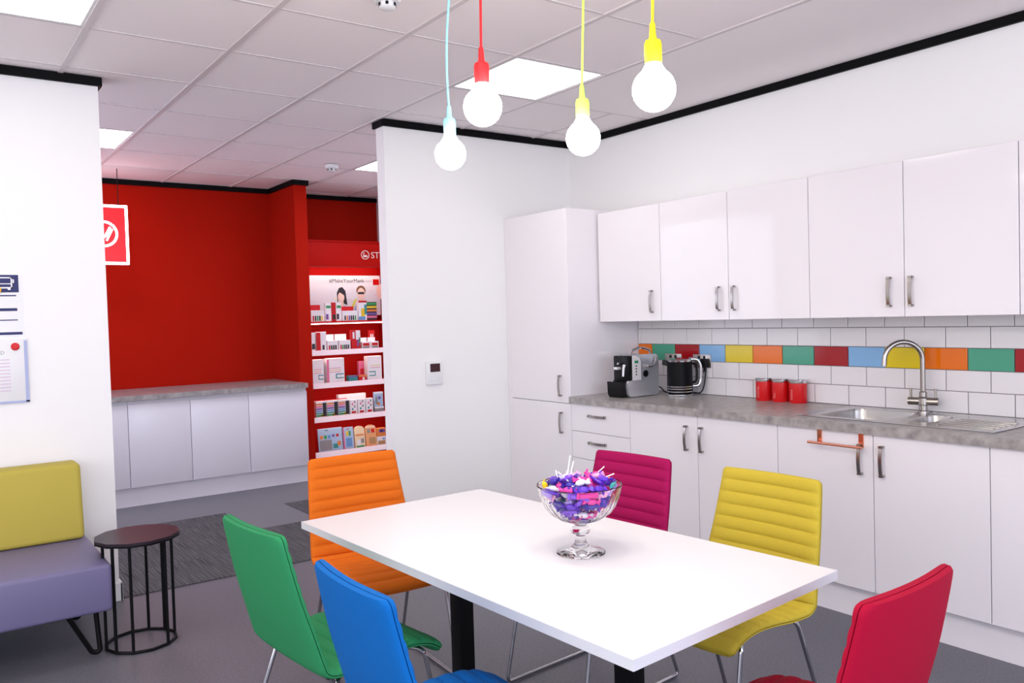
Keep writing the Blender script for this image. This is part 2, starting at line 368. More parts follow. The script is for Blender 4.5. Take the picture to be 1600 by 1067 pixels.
for nm, q, dep, rad in (('main_bowl', A_, .16, .06), ('half_bowl', B_, .11, .05)):
    bm = bmesh.new(); x0, y0, x1, y1 = q
    loft(bm, [rrect(x0-.012, y0-.012, x1+.012, y1+.012, .0005, zp), rrect(x0, y0, x1, y1, rad, zp), rrect(x0+.003, y0+.003, x1-.003, y1-.003, rad, zp-.012), rrect(x0+.012, y0+.012, x1-.012, y1-.012, rad, zp-dep+.03), rrect(x0+.03, y0+.03, x1-.03, y1-.03, rad*.7, zp-dep)])
    b = obj(nm, bm, STEEL, sink)
    bm = bmesh.new(); lathe(bm, [(.04, 0), (.04, .003), (.03, .004), (.026, .001), (0, .001)], 20, ((x0+x1)/2, (y0+y1)/2, zp-dep)); obj('drain', bm, CHROME, b)
for k in range(5): box('drainer_rib', 3.64+k*.055, 1.62, zp-.001, 3.658+k*.055, 1.86, zp+.0025, STEEL, sink, .0015)
bm = bmesh.new()
for q in ((SX0, SY0, SX1, SY0+.006), (SX0, SY1-.006, SX1, SY1), (SX0, SY0+.006, SX0+.006, SY1-.006), (SX1-.006, SY0+.006, SX1, SY1-.006)): bx(bm, *q[:2], .9135, *q[2:], zp+.002, .001, 1)
obj('rolled_edge', bm, CHROME, sink)
# tap
tap = thing('mixer_tap', 'brushed nickel swan-neck mixer tap with two lever handles at the sink', 'tap', (4.008, 2.108, zp))
bm = bmesh.new(); lathe(bm, [(.026, 0), (.026, .008), (.02, .012), (.02, .035), (.024, .04), (.024, .07), (.018, .078), (.018, .10), (.0125, .105)], 24); obj('body', bm, NICKEL, tap)
d = Vector((-.70, .714, 0)); R_ = .088
pts = [Vector((0, 0, .09)), Vector((0, 0, .26))]
for k in range(1, 15):
    a = PI*k/14*.98; pts.append(Vector((0, 0, .26))+d*(R_-R_*math.cos(a))+Vector((0, 0, R_*math.sin(a))))
pts.append(pts[-1]+Vector((0, 0, -.035))+d*.002)
bm = bmesh.new(); tube(bm, pts, .0125, 14); obj('spout', bm, NICKEL, tap)
hd = Vector((.25, -.97, 0)).normalized()
bm = bmesh.new(); tube(bm, [hd*-.068+Vector((0, 0, .055)), hd*-.05+Vector((0, 0, .055)), hd*.05+Vector((0, 0, .055)), hd*.068+Vector((0, 0, .055))], .019, 16); obj('valve_barrel', bm, NICKEL, tap)
for s in (-1, 1):
    bm = bmesh.new(); tube(bm, [hd*(.056*s)+Vector((0, 0, .055)), hd*(.056*s)+Vector((0, 0, .118))], .006, 8); obj('lever', bm, NICKEL, tap)
# copper rail
rail = thing('towel_rail', 'copper towel rail hooked over the door under the sink', 'towel rail', (0, 0, 0))
bm = bmesh.new(); tube(bm, [(3.415, 2.352, .812), (3.415, 2.078, .812)], .0065, 10); obj('bar', bm, COPPER, rail)
for y in (2.322, 2.110):
    bm = bmesh.new(); bx(bm, 3.462, y-.011, .806, 3.4695, y+.011, .8696); bx(bm, 3.462, y-.011, .8683, 3.486, y+.011, .8696); bx(bm, 3.415, y-.011, .806, 3.4655, y+.011, .8095)
    obj('hook_strap', bm, COPPER, rail)

# ------------------------------------------------------------------ things on the worktop
ZW = .912
# coffee machine: front faces -X, silver flank faces -Y
SILV = mat('silver plastic', (.60, .60, .64), .26, .6); SILVL = mat('pale silver panel', (.78, .78, .79), .3, .2); GREENB = flat('green badge', 20, 130, 90)
cm = thing('coffee_machine', 'silver and black capsule coffee machine beside the tall cupboard', 'coffee machine', (3.605, 3.776, ZW))
W_ = .165
def side(poly, y0, y1): return poly, (lambda p: Vector((p[0], y0, p[1]))), (lambda p: Vector((p[0], y1, p[1])))
def rpoly(pts, r, n=4): return [(v.x, v.y) for v in fillet([Vector((*p, 0)) for p in pts+[pts[0], pts[1]]], r, n)][1:-1]
bodyp = [(.02, .006), (.29, .006), (.295, .235), (.27, .265), (.09, .268), (.075, .25), (.075, .105), (.02, .105)]
bodyp = [(.045, .004), (.285, .006), (.292, .02), (.296, .225), (.29, .25), (.27, .265), (.10, .268), (.085, .262), (.076, .245), (.075, .115), (.071, .107), (.03, .105), (.022, .095), (.018, .07), (.024, .025), (.032, .010)]
bm = bmesh.new(); prism(bm, *side(bodyp, 0, .018)); obj('flank_panel', bm, SILV, cm)
bm = bmesh.new(); prism(bm, *side(bodyp, W_-.018, W_)); obj('flank_panel', bm, SILV, cm)
bm = bmesh.new(); prism(bm, *side([(.085, .006), (.285, .006), (.288, .232), (.266, .262), (.085, .262)], .018, W_-.018)); obj('core', bm, SILV, cm)
box('front_panel', .035, .018, .10, .085, W_-.018, .262, BLACK, cm, .008, 'black front panel')
bm = bmesh.new(); prism(bm, *side([(-.018, .02), (-.006, .002), (.085, .002), (.085, .10), (-.022, .10)], .018, W_-.018)); obj('drip_tray', bm, BLACK, cm)
bm = bmesh.new(); prism(bm, [(.03, .108), (.10, .108), (.10, .225), (.088, .25), (.06, .262), (.03, .262)], lambda p: Vector((p[0]+.03, -.006, p[1])), lambda p: Vector((p[0]+.03, 0, p[1]))); obj('control_panel', bm, SILVL, cm, 'pale silver control panel')
box('badge', .075, -.008, .215, .105, -.006, .232, GREENB, cm)
for k in range(4): box('button', .083, -.008, .14+k*.018, .093, -.006, .148+k*.018, BLACK, cm)
bm = bmesh.new(); tube(bm, [(.175, -.004, .145), (.175, 0, .145)], .022, 20); obj('dial', bm, BLACK, cm)
bm = bmesh.new(); tube(bm, fillet([(.09, .05, .262), (.11, .05, .295), (.19, .05, .312), (.265, .05, .29), (.275, .05, .262)], .05, 5), .008, 10); obj('carry_handle', bm, CHROME, cm)
bm = bmesh.new(); tube(bm, fillet([(.185, -.012, .19), (.215, -.018, .19), (.24, -.018, .205), (.262, -.014, .255)], .015, 4), .007, 10); l = obj('steam_lever', bm, CHROME, cm)
bm = bmesh.new(); lathe(bm, [(0, -.013), (.009, -.01), (.013, 0), (.009, .01), (0, .013)], 14, (.185, -.012, .192)); obj('knob', bm, CHROME, l)
bm = bmesh.new(); tube(bm, [(.032, .07, .215), (.0, .065, .215), (-.008, .06, .205)], .008, 10); obj('spout_arm', bm, CHROME, cm)
bm = bmesh.new(); tube(bm, [(.025, .035, .205), (.012, .03, .185), (.006, .028, .135)], [.009, .008, .006], 10); obj('capsule_lever', bm, SILVL, cm)
box('outlet', .0, .075, .175, .035, .11, .192, SILVL, cm, .004)
box('water_tank', .29, .03, .11, .325, W_-.03, .24, mat('smoky tank', (.35, .35, .38), .1, trans=.6), cm, .01)
bm = bmesh.new(); tube(bm, fillet([(.30, .05, .05), (.335, .03, .05), (.345, .0, .012), (.37, -.03, .006), (.43, -.03, .006)], .03, 4), .004, 8); obj('cable', bm, BLACK, cm)
# kettle
kt = thing('electric_kettle', 'black electric kettle with chrome lid, rings and handle', 'kettle', (3.925, 3.62, ZW))
bm = bmesh.new(); lathe(bm, [(.082, 0), (.084, .004), (.084, .014), (.078, .018)], 32); obj('power_base', bm, CHROME, kt)
bm = bmesh.new(); lathe(bm, [(.076, .019), (.081, .022), (.080, .06), (.079, .12), (.077, .218)], 36); obj('jug', bm, mat('satin black enamel', (.003, .003, .004), .4, spec=.12), kt)
for z in (.030, .048, .062): bm = bmesh.new(); lathe(bm, [(.0815, z-.003), (.083, z), (.0815, z+.003)], 36); obj('chrome_ring', bm, CHROME, kt)
bm = bmesh.new(); lathe(bm, [(.078, .218), (.079, .226), (.072, .234), (.03, .238), (0, .239)], 32); obj('lid', bm, CHROME, kt)
hd = Vector((.78, -.62, 0)).normalized()
def hp(r, z): v = hd*r; return (v.x, v.y, z)
bm = bmesh.new(); tube(bm, fillet([hp(.06, .232), hp(.115, .230), hp(.132, .19), hp(.130, .09), hp(.116, .062), hp(.076, .062)], .03, 5), .0115, 12); obj('handle', bm, CHROME, kt)
bm = bmesh.new(); tube(bm, fillet([hp(.074, .205), hp(.10, .20), hp(.108, .17), hp(.106, .10), hp(.095, .085), hp(.076, .085)], .02, 5), .008, 10); obj('grip', bm, BLACK, kt)
bm = bmesh.new(); prism(bm, [(-.02, .195), (.02, .195), (.016, .225), (-.016, .225)], lambda p: Vector((-hd.x*.070-hd.y*p[0]*-1, -hd.y*.070+hd.x*p[0], p[1])), lambda p: Vector((-hd.x*.098-hd.y*p[0]*-.6, -hd.y*.098+hd.x*p[0]*.6, p[1]+.004))); obj('pouring_lip', bm, BLACK, kt)
bm = bmesh.new(); tube(bm, fillet([hp(.082, .02), (.10, -.085, .012), (.128, -.088, .06), (.150, -.085, .17)], .06, 6), .0042, 8); obj('cable', bm, BLACK, kt)
# sockets and plug
for lbl, yc, sw in (('steel double wall socket half hidden behind the kettle', 3.82, False), ('steel double wall socket with a plug, right of the kettle', 3.575, True)):
    s = thing('wall_socket', lbl, 'socket', (XW-.0125, yc, 1.125), 0, 'steel wall sockets')
    box('plate', -.006, -.073, -.043, 0, .073, .043, NICKEL, s, .003)
    for k in (-1, 1):
        box('switch', -.010, k*.022-.007, .014, -.006, k*.022+.007, .034, BLACK, s, .001)
        bm = bmesh.new()
        for q in ((-.003, .003, .004, .012), (-.013, -.006, -.012, -.007), (.006, .013, -.012, -.007)): bx(bm, -.0065, k*.036+q[0], q[2]-.01, -.006, k*.036+q[1], q[3]-.01)
        obj('socket_hole', bm, BLACK, s)
pl = thing('plug', 'black plug pushed into the socket right of the kettle', 'plug', (XW-.0205, 3.54, 1.115))
box('plug_body', -.028, -.026, -.028, .0, .026, .026, BLACK, pl, .006); bm = bmesh.new(); tube(bm, [(-.014, 0, -.027), (-.014, 0, -.045), (-.018, .004, -.06)], [.007, .005, .0042], 8); obj('strain_relief', bm, BLACK, pl)
# canisters
CANR = mat('red enamel', rgb(206, 18, 24), .25, coat=.3); PALE = flat('pale pink print', 228, 150, 150)
for nm, (px, py), word in (('coffee', (4.035, 3.062), 'COFFEE'), ('tea', (4.035, 2.950), 'TEA'), ('sugar', (4.035, 2.836), 'SUGAR')):
    k = thing('storage_canister', 'red canister with steel lid marked %s on the worktop' % word, 'canister', (px, py, ZW), 0, 'red storage canisters')
    bm = bmesh.new(); lathe(bm, [(.048, 0), (.050, .003), (.050, .112)], 36); obj('body', bm, CANR, k)
    bm = bmesh.new(); lathe(bm, [(.0505, .112), (.0515, .114), (.0515, .130), (.049, .133), (.02, .134), (0, .1335)], 36); obj('lid', bm, CHROME, k)
    o = text(word, .019, Matrix.Identity(4), PALE, k, extrude=.0001)
    for v in o.data.vertices:          # wrap the vertical word round the tin
        u, h, e = v.co.x, v.co.y, v.co.z
        a = math.radians(213)-.6+(-h)/.050*-1*-1
        rr = .0502+max(e, 0)
        v.co = Vector((rr*math.cos(a), rr*math.sin(a), .018+u))

# ------------------------------------------------------------------ thermostat
th = thing('thermostat', 'white wall thermostat with a dark screen on the partition', 'thermostat', (2.853, YB, 1.078))
box('case', -.062, -.022, -.078, .062, 0, .078, WHITEP, th, .006)
box('screen', -.036, -.0235, .008, .040, -.0215, .064, mat('dark screen', rgb(62, 40, 44), .15), th)
for k in range(3): box('button', -.04+k*.024, -.0245, -.050, -.028+k*.024, -.0215, -.034, EDGE, th, .001)

# ------------------------------------------------------------------ table
tb = thing('meeting_table', 'white rectangular table with black legs in the middle of the room', 'table', (1.55, 2.06, 0))
q = [(1.110, 2.852), (1.900, 2.872), (2.012, 1.300), (1.178, 1.232)]
bm = bmesh.new(); O = Vector((1.55, 2.06, 0))
prism(bm, q, lambda p: Vector((p[0], p[1], .705))-O, lambda p: Vector((p[0], p[1], .7285))-O); obj('edge_band', bm, EDGE, tb)
bm = bmesh.new(); prism(bm, q, lambda p: Vector((p[0], p[1], .7285))-O, lambda p: Vector((p[0], p[1], .730))-O); obj('table_top', bm, TABLE, tb)
for x, y in ((1.527, 2.452), (1.573, 1.662)):
    bm = bmesh.new(); bx(bm, x-.03-O.x, y-.03-O.y, .012, x+.03-O.x, y+.03-O.y, .69, .003); obj('leg', bm, BLACKM, tb)
    bm = bmesh.new(); bx(bm, x-.09-O.x, y-.09-O.y, 0, x+.09-O.x, y+.09-O.y, .013, .004); obj('foot', bm, BLACKM, tb)
    bm = bmesh.new(); bx(bm, x-.08-O.x, y-.06-O.y, .689, x+.08-O.x, y+.06-O.y, .7045); obj('top_bracket', bm, BLACKM, tb)

# ------------------------------------------------------------------ chairs
def chair_profile():
    """centre line (forward, height) from the top of the back to the front of the seat, densely sampled by arc length"""
    ctrl = [(0, .862), (.012, .80), (.040, .68), (.072, .57), (.093, .495), (.105, .463), (.130, .449), (.165, .446), (.22, .447), (.30, .455), (.38, .458), (.44, .450), (.485, .432), (.515, .408)]
    P = []
    n = len(ctrl); g = lambda i: Vector(ctrl[max(0, min(n-1, i))])
    for i in range(n-1):
        a, b, c_, d_ = g(i-1), g(i), g(i+1), g(i+2)
        for k in range(24):
            t = k/24; P.append(.5*((2*b)+(c_-a)*t+(2*a-5*b+4*c_-d_)*t*t+(3*b-a-3*c_+d_)*t**3))
    P.append(Vector(ctrl[-1]))
    S = [0]
    for a, b in zip(P, P[1:]): S.append(S[-1]+(b-a).length)
    return P, S
CP, CS = chair_profile()
def prof_at(s):
    import bisect
    i = max(0, min(len(CS)-2, bisect.bisect_right(CS, s)-1)); t = (s-CS[i])/max(1e-9, CS[i+1]-CS[i])
    p = CP[i].lerp(CP[i+1], t); j = max(1, min(len(CP)-2, i)); tg = (CP[j+1]-CP[j-1]).normalized()
    return p, Vector((-tg.y, tg.x)) if False else Vector((-tg.y, tg.x))
TOT = CS[-1]; JUN = CS[min(range(len(CP)), key=lambda i: abs(CP[i].y-.470) + (0 if CP[i].x < .13 else 9))]
NB, NS = 9, 9
def half_w(s):
    if s < JUN: w_ = .198+.034*(s/JUN)
    else: w_ = .232-.022*((s-JUN)/(TOT-JUN))
    r = .017
    e = min(s, TOT-s)
    if e < r: w_ = w_-r+math.sqrt(max(0, r*r-(r-e)**2))
    return w_
def sheet(s0, s1, d_in, d_out, ribs, nrib, nt=14, per=7, edge=True):
    bm = bmesh.new(); N = nrib*per; rows_f, rows_b = [], []
    for i in range(N+1):
        f = i/N
        s = s0+(s1-s0)*f; s = min(max(s, .0006), TOT-.0006); p, nn = prof_at(s)
        if nn.x*1+nn.y*1 < 0: nn = -nn
        wv = half_w(s); rib = abs(math.sin(PI*nrib*f))**.5 if ribs else 1
        if ribs and (s < .012 or TOT-s < .012): rib = max(rib, .0)
        kb = max(0, min(1, (JUN-s)/.12)) if s < JUN else 0
        F, B = [], []
        for k in range(nt+1):
            tt = -1+2*k/nt; tt = math.copysign(1-(1-abs(tt))**1.6, tt) if tt else 0
            prof = max(0, 1-abs(tt)**8)**.5
            bow = (1-tt*tt)
            base_ = Vector((p.x-.016*bow*kb, p.y-.007*bow*(1-kb)))
            inn = d_in+(d_out-d_in)*((.30+.70*prof*(.45+.55*rib)) if ribs else (.35+.65*prof))
            q1 = base_+nn*inn; q0 = base_+nn*d_in
            F.append(bm.verts.new((tt*wv, q1.x, q1.y))); B.append(bm.verts.new((tt*wv, q0.x, q0.y)))
        rows_f.append(F); rows_b.append(B)
    for a, b in zip(rows_f, rows_f[1:]):
        for k in range(nt): bm.faces.new((a[k], a[k+1], b[k+1], b[k]))
    for a, b in zip(rows_b, rows_b[1:]):
        for k in range(nt): bm.faces.new((a[k+1], a[k], b[k], b[k+1]))
    for i in range(N):
        for k in (0, nt):
            bm.faces.new((rows_f[i][k], rows_f[i+1][k], rows_b[i+1][k], rows_b[i][k]))
    for i in (0, N):
        for k in range(nt): bm.faces.new((rows_f[i][k], rows_f[i][k+1], rows_b[i][k+1], rows_b[i][k]))
    return bm
chair_me = None
def make_chair(label, name_m, col, top, ang):
    """top: world x, y of the middle of the top edge; ang: heading of the sitter's view"""
    global chair_me
    m = mat(name_m, rgb(*col), .8, spec=.25, bump=(900, .25), var=(500, tuple(min(1, c_*1.12) for c_ in rgb(*col)[:3]), .4, .7))
    if chair_me is None:
        chair_me = {'backrest': mesh('backrest', sheet(0, JUN, .0012, .022, True, NB), 60), 'seat': mesh('seat', sheet(JUN, TOT, .0012, .022, True, NS), 60), 'shell': mesh('shell', sheet(0, TOT, -.0012, -.014, False, 15, per=5), 60)}
    rz = ang-PI/2
    t = thing('dining_chair', label, 'chair', (top[0], top[1], 0), rz, 'ribbed sled-base chairs round the table')
    for k, me in chair_me.items():
        me = me.copy(); me.materials.append(m); obj(k, me, None, t)
    for s in (-1, 1):
        x = s*.192
        pts = fillet([(x*.6, .20, .425), (x*1.02, .158, .424), (x*1.09, .0, .009), (x*1.09, .535, .009), (x*1.02, .452, .425), (x*.6, .40, .428)], .026, 6)
        bm = bmesh.new(); tube(bm, pts, .0072, 10); obj('sled_leg', bm, mat('chrome tube', (.42, .42, .45), .12, 1), t, 'chrome tube sled leg')
        bm = bmesh.new(); bx(bm, x*.8-.018, .135, .416, x*.8+.018, .175, .434, .004); obj('bracket', bm, BLACK, t)
    for y, z in ((.20, .425), (.40, .428)):
        bm = bmesh.new(); tube(bm, [(-.115, y, z), (.115, y, z)], .0075, 10); obj('cross_tube', bm, CHROME, t)
    return t
def ang(vx, vy): return math.atan2(vy, vx)
make_chair('orange ribbed chair at the far end of the table', 'orange wool', (218, 108, 22), (1.543, 3.343), ang(-.061, -.998))
make_chair('magenta ribbed chair behind the glass bowl', 'magenta wool', (158, 8, 80), (2.394, 2.476), ang(-.9965, -.0836))
make_chair('yellow ribbed chair on the kitchen side of the table', 'yellow wool', (192, 170, 56), (2.455, 1.844), ang(-.999, -.042))
make_chair('green ribbed chair seen from behind at the near left side', 'green wool', (44, 136, 86), (.779, 2.387), ang(.996, .0906))
make_chair('blue ribbed chair seen from behind at the front left', 'blue wool', (0, 99, 178), (.785, 1.734), ang(1, -.012))
make_chair('crimson ribbed chair at the near end of the table, bottom right', 'crimson wool', (170, 0, 46), (1.671, .916), ang(-.049, .9988))

# ------------------------------------------------------------------ glass bowl of sweets
GLASS = mat('cut crystal', (1, 1, 1), .02, trans=1, ior=1.22)
BX, BY, BZ = 1.602, 1.888, .730
bowl = thing('glass_bowl', 'cut crystal footed bowl full of sweets on the white table', 'bowl', (BX, BY, BZ))
def facet(k, r, z):
    if .105 < z < .185 and r > .05: return 1+.03*abs(math.sin(k*PI*24/96))-.02
    if z < .02: return 1+.012*math.cos(k*PI*12/96*2)
    return 1
prof = [(0, .003), (.050, .001), (.070, 0), (.073, .003), (.071, .006), (.050, .0105), (.030, .018), (.020, .030), (.016, .044), (.0165, .054), (.027, .062), (.030, .070), (.026, .078), (.018, .084), (.020, .090), (.040, .096), (.066, .106), (.090, .122), (.108, .145), (.119, .172), (.1255, .195), (.128, .206), (.1265, .209), (.124, .206), (.120, .190), (.113, .168), (.102, .145), (.085, .125), (.062, .111), (.036, .103), (0, .101)]
bm = bmesh.new(); lathe(bm, prof, 96, mod=facet); obj('bowl_glass', bm, GLASS, bowl, ang=25)
def sweet_mesh(kind):
    bm = bmesh.new()
    if kind == 'wrap':
        P = [(-.027, .0115), (-.021, .008), (-.0155, .0025), (-.013, .0065), (-.007, .0098), (.007, .0098), (.013, .0065), (.0155, .0025), (.021, .008), (.027, .0115)]
        rings = []
        for x, r in P:
            n = 10; rings.append([bm.verts.new((x+(.0015*math.sin(3*k) if abs(x) > .02 else 0), r*math.cos(2*PI*k/n)*(1 if abs(x) < .014 else 1.0), r*math.sin(2*PI*k/n)*(.9 if abs(x) < .014 else (.35+.15*math.sin(k*2.1))))) for k in range(n)])
        for a, b in zip(rings, rings[1:]):
            for k in range(10): bm.faces.new((a[k], a[(k+1) % 10], b[(k+1) % 10], b[k]))
        bm.faces.new(rings[0][::-1]); bm.faces.new(rings[-1])
    elif kind == 'bar':
        bx(bm, -.024, -.008, -.005, .024, .008, .005, .004, 2)
        for s in (-1, 1): bx(bm, s*.022, -.010, -.0008, s*.031, .010, .0008)
    else:
        lathe(bm, [(0, -.012), (.008, -.009), (.012, 0), (.008, .009), (0, .012)], 12); 
        lathe(bm, [(.0022, .008), (.0018, .075)], 8)
    return mesh('sweet', bm, 40)
SW = {'wrap': sweet_mesh('wrap'), 'bar': sweet_mesh('bar'), 'lolly': sweet_mesh('lolly')}
scol = [('purple', (92, 40, 190)), ('violet', (128, 70, 210)), ('lilac', (176, 150, 232)), ('pink', (232, 60, 160)), ('pale pink', (240, 170, 206)), ('white', (236, 230, 240)), ('yellow', (248, 200, 20)), ('orange', (240, 96, 30)), ('teal', (50, 170, 170)), ('dark blue', (50, 30, 150))]
wgt = [10, 8, 6, 6, 5, 6, .9, .7, .9, 6]
smats = [mat(n+' sweet wrapper', rgb(*c_), .25, spec=.6) for n, c_ in scol]
stick = mat('white lolly stick', (.85, .85, .84), .4)
smesh = {}
placed = []
def inner_r(z):       # inside radius of the bowl at a height above its foot
    for (r0, z0), (r1, z1) in zip(prof[-9:][::-1], prof[-10:-1][::-1]):
        if z0 <= z <= z1: return r0+(r1-r0)*(z-z0)/max(1e-6, z1-z0)
    return .12
tries = 0
while len(placed) < 165 and tries < 60000:
    tries += 1
    z = random.uniform(.108, .232); rmax = (inner_r(z)-.024) if z < .19 else .112*math.sqrt(max(0, 1-((z-.19)/.048)**2))
    if rmax <= .01: continue
    r = rmax*math.sqrt(random.random()); a = random.uniform(0, 2*PI); p = Vector((r*math.cos(a), r*math.sin(a), z))
    if any((p-q_[0]).length < .0175 for q_ in placed): continue
    placed.append((p,))
for (p,) in placed:
    i = random.choices(range(len(scol)), wgt)[0]; kind = random.choice(['wrap', 'wrap', 'bar'])
    key = (i, kind)
    if key not in smesh: smesh[key] = SW[kind].copy(); smesh[key].materials.append(smats[i])
    top_ = p.z > .19
    o = obj('wrapped_sweet', smesh[key], None); o.location = Vector((BX, BY, BZ))+p
    o.rotation_euler = (random.uniform(0, 6.3), random.uniform(-.5, .5), random.uniform(0, 6.3)) if not top_ else (random.uniform(0, 6.3), random.uniform(-.35, .35), random.uniform(0, 6.3))
    rad = math.hypot(p.x, p.y)
    if rad > inner_r(min(p.z, .205))-.034:    # lie along the wall of the bowl
        o.rotation_euler[2] = math.atan2(p.y, p.x)+PI/2; o.rotation_euler[1] = random.uniform(-.15, .15)
    lay = 'on top of the heap' if p.z > .212 else 'just above the rim' if p.z > .190 else 'in the upper half of the bowl' if p.z > .150 else 'low in the bowl'
    vx, vy = p.x*math.cos(YAW)-p.y*math.sin(YAW), -(p.x*math.sin(YAW)+p.y*math.cos(YAW))      # right and towards the viewer
    h = 'middle' if math.hypot(vx, vy) < .035 else ('near' if vy > abs(vx) else 'far' if -vy > abs(vx) else 'right' if vx > 0 else 'left')+' side'
    tag(o, '%s %s %s, %s' % (scol[i][0], 'twist-wrapped sweet' if kind == 'wrap' else 'flow-wrapped chew', lay, h), 'sweet', 'sweets heaped in the glass bowl')
lol = [(-.070, .03, .205, -62, 150), (-.02, .05, .215, 14, 95), (.0, -.04, .205, -70, 215), (.045, -.03, .212, 66, 20), (-.045, -.035, .205, 55, 200), (.06, .03, .20, -50, 60), (-.035, .02, .212, 40, 120), (.02, -.07, .19, 50, 260)]
SW['lolly'].materials.append(smats[3]); SW['lolly'].materials.append(stick)
for f in SW['lolly'].polygons:
    if max(SW['lolly'].vertices[v].co.z for v in f.vertices) > .013: f.material_index = 1
for k, (x, y, z, tl, az) in enumerate(lol):
    o = obj('lollipop', SW['lolly'], None); o.location = (BX+x*.8, BY+y*.8, BZ+z); o.rotation_euler = (math.radians(abs(tl)), 0, math.radians(az))
    where = ['lying towards the left rim of the bowl', 'standing almost upright above the heap', 'lying flat along the near rim of the bowl', 'leaning steeply to the right rim of the bowl', 'leaning over the near left of the heap', 'sticking out at the far right of the heap', 'leaning over the middle of the heap', 'half sunk at the near right of the bowl'][k]
    tag(o, 'pink lollipop with a white stick, '+where, 'lollipop', 'lollipops in the glass bowl')

# ------------------------------------------------------------------ hanging bulbs
BULBM = mat('lit opal globe', (1, 1, 1), .3, emit=(1, .93, .82, BULB))
lamps = [('yellow', (250, 224, 20), (1.341, 1.293, 1.931), (.03, 0)), ('red', (226, 30, 36), (1.164, 1.700, 1.961), (.02, 0)), ('lime green', (190, 240, 90), (1.528, 1.745, 1.930), (.043, 0)), ('pale blue', (140, 214, 240), (1.353, 2.157, 1.942), (-.0605, .282))]
for nm, col, (x, y, z), (sx, sy) in lamps:
    L = thing('pendant_lamp', 'lit globe bulb hanging on a %s cord and holder' % nm, 'pendant lamp', (x, y, z), 0, 'coloured pendant lamps over the table')
    m = mat(nm+' silicone', rgb(*col), .5)
    bm = bmesh.new(); lathe(bm, [(0, -.0475)]+[(.0475*math.cos(a), .0475*math.sin(a)) for a in [math.radians(-75+k*13) for k in range(11)]]+[(.024, .044), (.018, .054), (.0165, .062), (0, .063)], 32); obj('bulb', bm, BULBM, L)
    bm = bmesh.new(); lathe(bm, [(.0175, .056), (.0185, .060), (.0192, .098), (.017, .106), (.009, .110), (.0075, .118), (.0062, .142), (.0045, .146), (0, .147)], 24); obj('lamp_holder', bm, m, L)
    H = ZC-z
    bm = bmesh.new(); ex = lambda h: sx*h+sy*h*h       # the cords hang a little askew
    tube(bm, [(rt.x*ex(h), rt.y*ex(h), .140+h) for h in [(H-.160)*k/14 for k in range(15)]], .0033, 8); obj('cord', bm, m, L)
    bm = bmesh.new(); lathe(bm, [(.05, H-.003), (.05, H-.018), (.035, H-.03), (.008, H-.034), (0, H-.034)], 24, (rt.x*ex(H-.16), rt.y*ex(H-.16), 0)); obj('ceiling_rose', bm, m, L)

# ------------------------------------------------------------------ sofa and side table
YF = mat('mustard upholstery', rgb(182, 166, 70), .75, bump=(700, .2)); PF = mat('mauve vinyl upholstery', rgb(112, 106, 142), .42, bump=(300, .12))
sf = thing('sofa', 'low sofa with mauve seat and mustard back against the white wall', 'sofa', (0, 0, 0))
box('seat', -.95, 3.945, .212, .672, 4.735, .420, PF, sf, .018, seg=3)
bm = bmesh.new(); bx(bm, -.95, 4.50, .421, .655, 4.66, .785, .022, 3)
for v in bm.verts: v.co.y += .05*(v.co.z-.421)/.36
obj('backrest', bm, YF, sf)
for x in (.575, -.86):
    for y in (4.05, 4.60):
        for s in ((1,) if False else (1,)):
            bm = bmesh.new(); tube(bm, fillet([(x-.075, y-.005, .208), (x+.022, y, .0115), (x+.054, y, .0115), (x+.044, y+.02, .208)], .03, 5), .011, 8); obj('hairpin_leg', bm, BLACKM, sf)
st = thing('side_table', 'small black twelve-sided side table with a wire base by the sofa', 'side table', (.805, 4.075, 0))
WEN = mat('dark wenge top', rgb(38, 28, 38), .35, spec=.35)
def gon(n, r, ph=0): return [(r*math.cos(2*PI*k/n+ph), r*math.sin(2*PI*k/n+ph)) for k in range(n)]
bm = bmesh.new(); prism(bm, gon(12, .182, .1), lambda p: Vector((*p, .4885)), lambda p: Vector((*p, .5))); obj('top', bm, WEN, st)
bm = bmesh.new(); prism(bm, gon(12, .183, .1), lambda p: Vector((*p, .4805)), lambda p: Vector((*p, .4885))); obj('top_edge', bm, BLACKM, st)
bm = bmesh.new(); tube(bm, [(*p, .007) for p in gon(12, .150, .1)], .007, 8, True); obj('base_ring', bm, BLACKM, st)
for k in range(12):
    if k % 2 == 0 or k in (1, 7):
        p = gon(12, .150, .1)[k]; bm = bmesh.new(); tube(bm, [(*p, .008), (*p, .482)], .0068, 8); obj('rod', bm, BLACKM, st)

# ------------------------------------------------------------------ papers on the sofa wall
NAVY = flat('navy print', 34, 36, 96); GREYP = flat('grey print', 150, 150, 160)
ptt = thing('bus_timetable', 'white bus timetable sheet with navy header on the sofa wall', 'poster', (.25, YL, 1.57))
box('sheet', -.19, -.002, -.155, .215, -.0002, .150, CER, ptt)
box('header', -.19, -.0032, .064, .197, -.002, .150, NAVY, ptt)
bm = bmesh.new()      # front view of a bus, drawn in outline
for q in ((.10, .083, .106, .139), (.164, .083, .170, .139), (.10, .133, .17, .139), (.10, .083, .17, .090), (.106, .104, .164, .108), (.092, .11, .098, .128), (.172, .11, .178, .128), (.108, .076, .12, .083), (.15, .076, .162, .083)): bx(bm, q[0], -.0042, q[1], q[2], -.0032, q[3])
obj('bus_icon', bm, CER, ptt)
for z0, z1, xr in ((.045, .051, .185), (-.028, -.014, .187), (-.075, -.070, .187), (-.145, -.132, .205)): box('rule', -.19, -.0032, z0, xr, -.002, z1, NAVY, ptt)
brd = thing('notice_board', 'framed white notice in a clear cover below the bus timetable', 'notice', (.25, YL, 1.245))
box('backing', -.21, -.008, -.155, .225, -.0004, .158, WHITEP, brd, .003)
